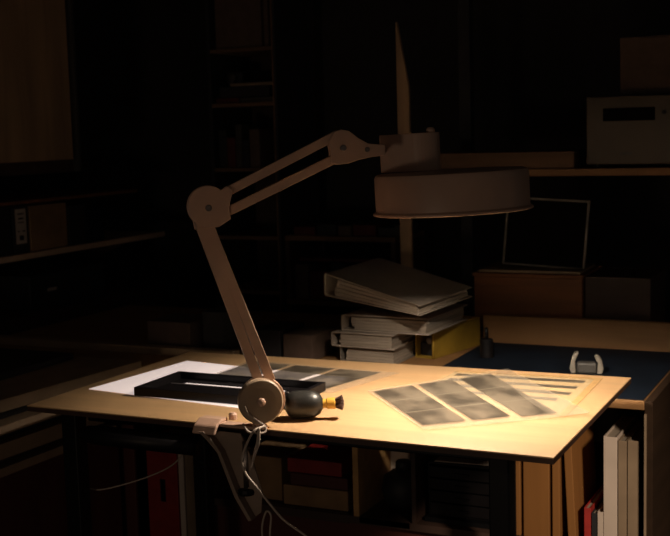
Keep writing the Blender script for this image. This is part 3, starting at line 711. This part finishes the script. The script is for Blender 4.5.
# things on the bench left of the binders (behind the lamp's lower arm)
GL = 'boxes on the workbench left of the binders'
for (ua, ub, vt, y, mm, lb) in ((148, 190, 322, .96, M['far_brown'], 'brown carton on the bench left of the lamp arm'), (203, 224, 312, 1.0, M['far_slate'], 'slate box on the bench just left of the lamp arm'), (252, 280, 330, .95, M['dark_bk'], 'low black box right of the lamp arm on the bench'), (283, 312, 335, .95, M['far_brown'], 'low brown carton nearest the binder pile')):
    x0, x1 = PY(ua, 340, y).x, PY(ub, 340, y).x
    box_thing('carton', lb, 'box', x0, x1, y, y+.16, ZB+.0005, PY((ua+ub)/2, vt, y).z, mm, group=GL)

# ------------------------------------------------------------ left side
# upper cabinet with a pale wooden door
cx_ = -1.0
kb = thing('wall_cabinet', 'dark wall cabinet with a pale wooden door at upper left', 'cabinet', (-1.2, 1.1, 1.22))
y1c = PX(77, 80, cx_).y
def kp(n, b, m, par=None):
    o = link(n, b, m, par or kb)
    if par is None: rel(o, kb)
    return o
zlo = PX(40, 174, cx_).z
kp('carcass', box(XL, cx_-.021, .5, y1c, zlo, 2.5), M['wood_dk'])
dz0 = PX(40, 161, cx_).z
d1 = kp('door', box(cx_-.0205, cx_, .55, PX(69, 80, cx_).y, dz0, 2.45), M['wood_v'])
kp('frame_edge', box(cx_-.0205, cx_+.004, PX(73.5, 80, cx_).y, PX(76, 80, cx_).y, zlo, 2.5), M['far_slate'])
# wall shelves
zs1 = PX(80, 245, cx_).z
s_ = thing('wall_shelf', 'long wooden wall shelf at left carrying books, the lower of two', 'shelf', (-1.2, 1.3, zs1))
rel(link('board', box(XL, cx_, .7, 2.065, zs1-.020, zs1), M['shelf_wd'], s_), s_)
for y in (.9, 1.9): rel(link('bracket', prism([(XL, y, zs1-.0205), (cx_-.06, y, zs1-.0205), (XL, y, zs1-.2)], (0, .015, 0)), M['wood_dk'], s_), s_)
zs2 = PX(90, 194, cx_).z
s2_ = thing('wall_shelf', 'thin upper wall shelf at left above the lettered binder', 'shelf', (-1.2, 1.5, zs2))
rel(link('board', box(XL, cx_-.005, .7, 1.89, zs2-.012, zs2), M['wood_md'], s2_), s2_)
for y in (.8, 1.8): rel(link('bracket', prism([(XL, y, zs2-.0125), (cx_-.1, y, zs2-.0125), (XL, y, zs2-.1)], (0, .01, 0)), M['wood_dk'], s2_), s2_)
GE = 'things on the left wall shelf'
def left_box(name, lb, cat, ua, ub, vtop, m, th=.2):
    ya, yb_ = PX(ua, 225, cx_-.02).y, PX(ub, 225, cx_-.02).y; zz = min(PX((ua+ub)/2, vtop, cx_-.02).z, zs2-.014)
    return box_thing(name, lb, cat, cx_-.02-th, cx_-.02, ya, yb_, zs1+.0005, zz, m, group=GE)
left_box('book', 'black volume at the far left of the wall shelf', 'book', -12, 11, 207, M['dark_bk'])
lbn = left_box('ring_binder', 'black binder with a pale lettered spine label on the left wall shelf', 'binder', 13, 28, 205, M['dark_bk'])
# spine label with blocky marks
ya, yb_ = PX(15.5, 225, cx_-.02).y, PX(26, 225, cx_-.02).y; za, zb_2 = PX(20, 244, cx_-.02).z, PX(20, 209, cx_-.02).z
ly = lbn.location
sl = link('spine_label', box(cx_-.0198-ly.x, cx_-.0188-ly.x, ya-ly.y, yb_-ly.y, za-ly.z, zb_2-ly.z), M['white'], lbn); sl['label'] = 'pale label with dark blocks'
b_ = bmesh.new(); hw = yb_-ya; H = zb_2-za
for (a, b, c, d) in ((.3, .7, .10, .24), (.15, .35, .34, .38), (.2, .8, .60, .63), (.25, .75, .70, .75), (.2, .8, .84, .88), (.6, .85, .34, .38)):
    bx(b_, cx_-.0187-ly.x, cx_-.0182-ly.x, ya+hw*a-ly.y, ya+hw*b-ly.y, za+H*c-ly.z, za+H*d-ly.z)
link('label_mark', b_, M['dark_bk'], lbn)
left_box('carton', 'square brown carton beside the lettered binder on the wall shelf', 'box', 30.5, 67, 204, M['card2'])
left_box('book', 'tall black volume right of the square brown carton', 'book', 69, 86, 205, M['dark_bk'])
left_box('book', 'dark navy volume at the right of the wall shelf row', 'book', 87, 104, 208, M['blue'])
# low wall unit under it: long board and a dark block with pale tag
lc = thing('low_cabinet', 'dark low cabinet against the left wall beneath the wall shelf', 'cabinet', (-1.2, 1.5, 0))
rel(link('body', box(XL+.004, -1.03, .5, 2.35, 0, .70), M['wood_dk'], lc), lc)
rel(link('worktop', box(XL+.004, -1.0, .48, 2.36, .7005, .72), M['wood_dk'], lc), lc)
tgp = PX(52, 289, -1.05)
bx_ = thing('storage_box', 'black storage box with a small pale tag on the low cabinet', 'box', (-1.2, tgp.y+.1, .7205))
link('body', box(-.15, .15, -.22, .22, 0, tgp.z-.7205+.06), M['dark_bk'], bx_, bevel=.004)
link('tag', box(.1503, .152, -.125, -.075, tgp.z-.7205-.005, tgp.z-.7205+.006), M['white'], bx_)

# flat file with stacked boards, left of the table
ff = thing('flat_file', 'dark reddish flat file cabinet left of the table under the stacked boards', 'cabinet', (-.55, .35, 0))
fx1 = -.29
def fp(n, b, m, par=None):
    o = link(n, b, m, par or ff, bevel=.002)
    if par is None: rel(o, ff)
    return o
fp('body', box(-.96, fx1, -.05, .72, 0, .50), M['wood_red'])
for k in range(4):
    z = .04+k*.113
    d_ = fp('drawer', box(-.94, fx1-.02, -.062, -.0505, z, z+.105), M['wood_red'])
    o = link('handle', box(-.60, -.50, -.072, -.0625, z+.045, z+.055), M['black_metal'], d_)
def sheet_stack(label, x1_, y0, y1, z0, z1, m, name='mat_board', skew=0, curl=0):
    bm = bmesh.new(); n = 12; g = []
    for i in range(n+1):
        t = i/n; y = y0+(y1-y0)*t; xe = x1_+skew*t; c = curl*(t-.5)**2*4
        g.append([bm.verts.new(p) for p in ((-.93, y, z0+c), (xe, y, z0+c), (xe, y, z1+c), (-.93, y, z1+c))])
    for A, B in zip(g, g[1:]):
        for k in range(4): bm.faces.new((A[k], A[(k+1) % 4], B[(k+1) % 4], B[k]))
    bm.faces.new(g[0]); bm.faces.new(g[-1][::-1])
    o = link(name, bm, m); return tag(o, label, 'board', 'large boards stacked on the flat file')
zz = .5005
sheet_stack('lowest grey board in the stack left of the table', -.27, -.02, .66, zz, zz+.022, M['board_lt'], skew=.02)
sheet_stack('dark board second from the bottom of the stack left of the table', -.30, .0, .65, zz+.0225, zz+.045, M['wood_dk'])
sheet_stack('thick pale board in the middle of the stack left of the table', -.27, .0, .66, zz+.0455, zz+.085, M['board_lt'], skew=.03)
sheet_stack('dark folder above the thick pale board left of the table', -.30, .0, .66, zz+.0855, zz+.112, M['dark_bk'], name='folder', skew=.02)
sheet_stack('pale board just under the two top ones left of the table', -.25, .02, .68, zz+.1125, zz+.135, M['board_lt'], skew=.02)
sheet_stack('black folder between the pale boards at the top of the stack', -.30, .10, .72, zz+.1355, zz+.165, M['dark_bk'], name='folder', skew=.02)
sheet_stack('topmost pale drawing board running beside the table edge', -.26, .20, .74, zz+.1655, zz+.196, M['board_lt'], skew=.05)
tag(link('folder', box(-.93, -.42, .30, .70, zz+.1965, zz+.215), M['dark_bk'], bevel=.003), 'black portfolio lying on top of the boards left of the table', 'folder', 'large boards stacked on the flat file')
# long pale board along the bench at left
xa_ = PY(-20, 340, .93).x; zl = PY(60, 340, .93).z
box_thing('plank', 'long narrow plank lying across the left of the workbench', 'plank', -.95, PY(238, 348, .93).x, .90, .94, ZB+.0005, ZB+.024, M['board_lt'])
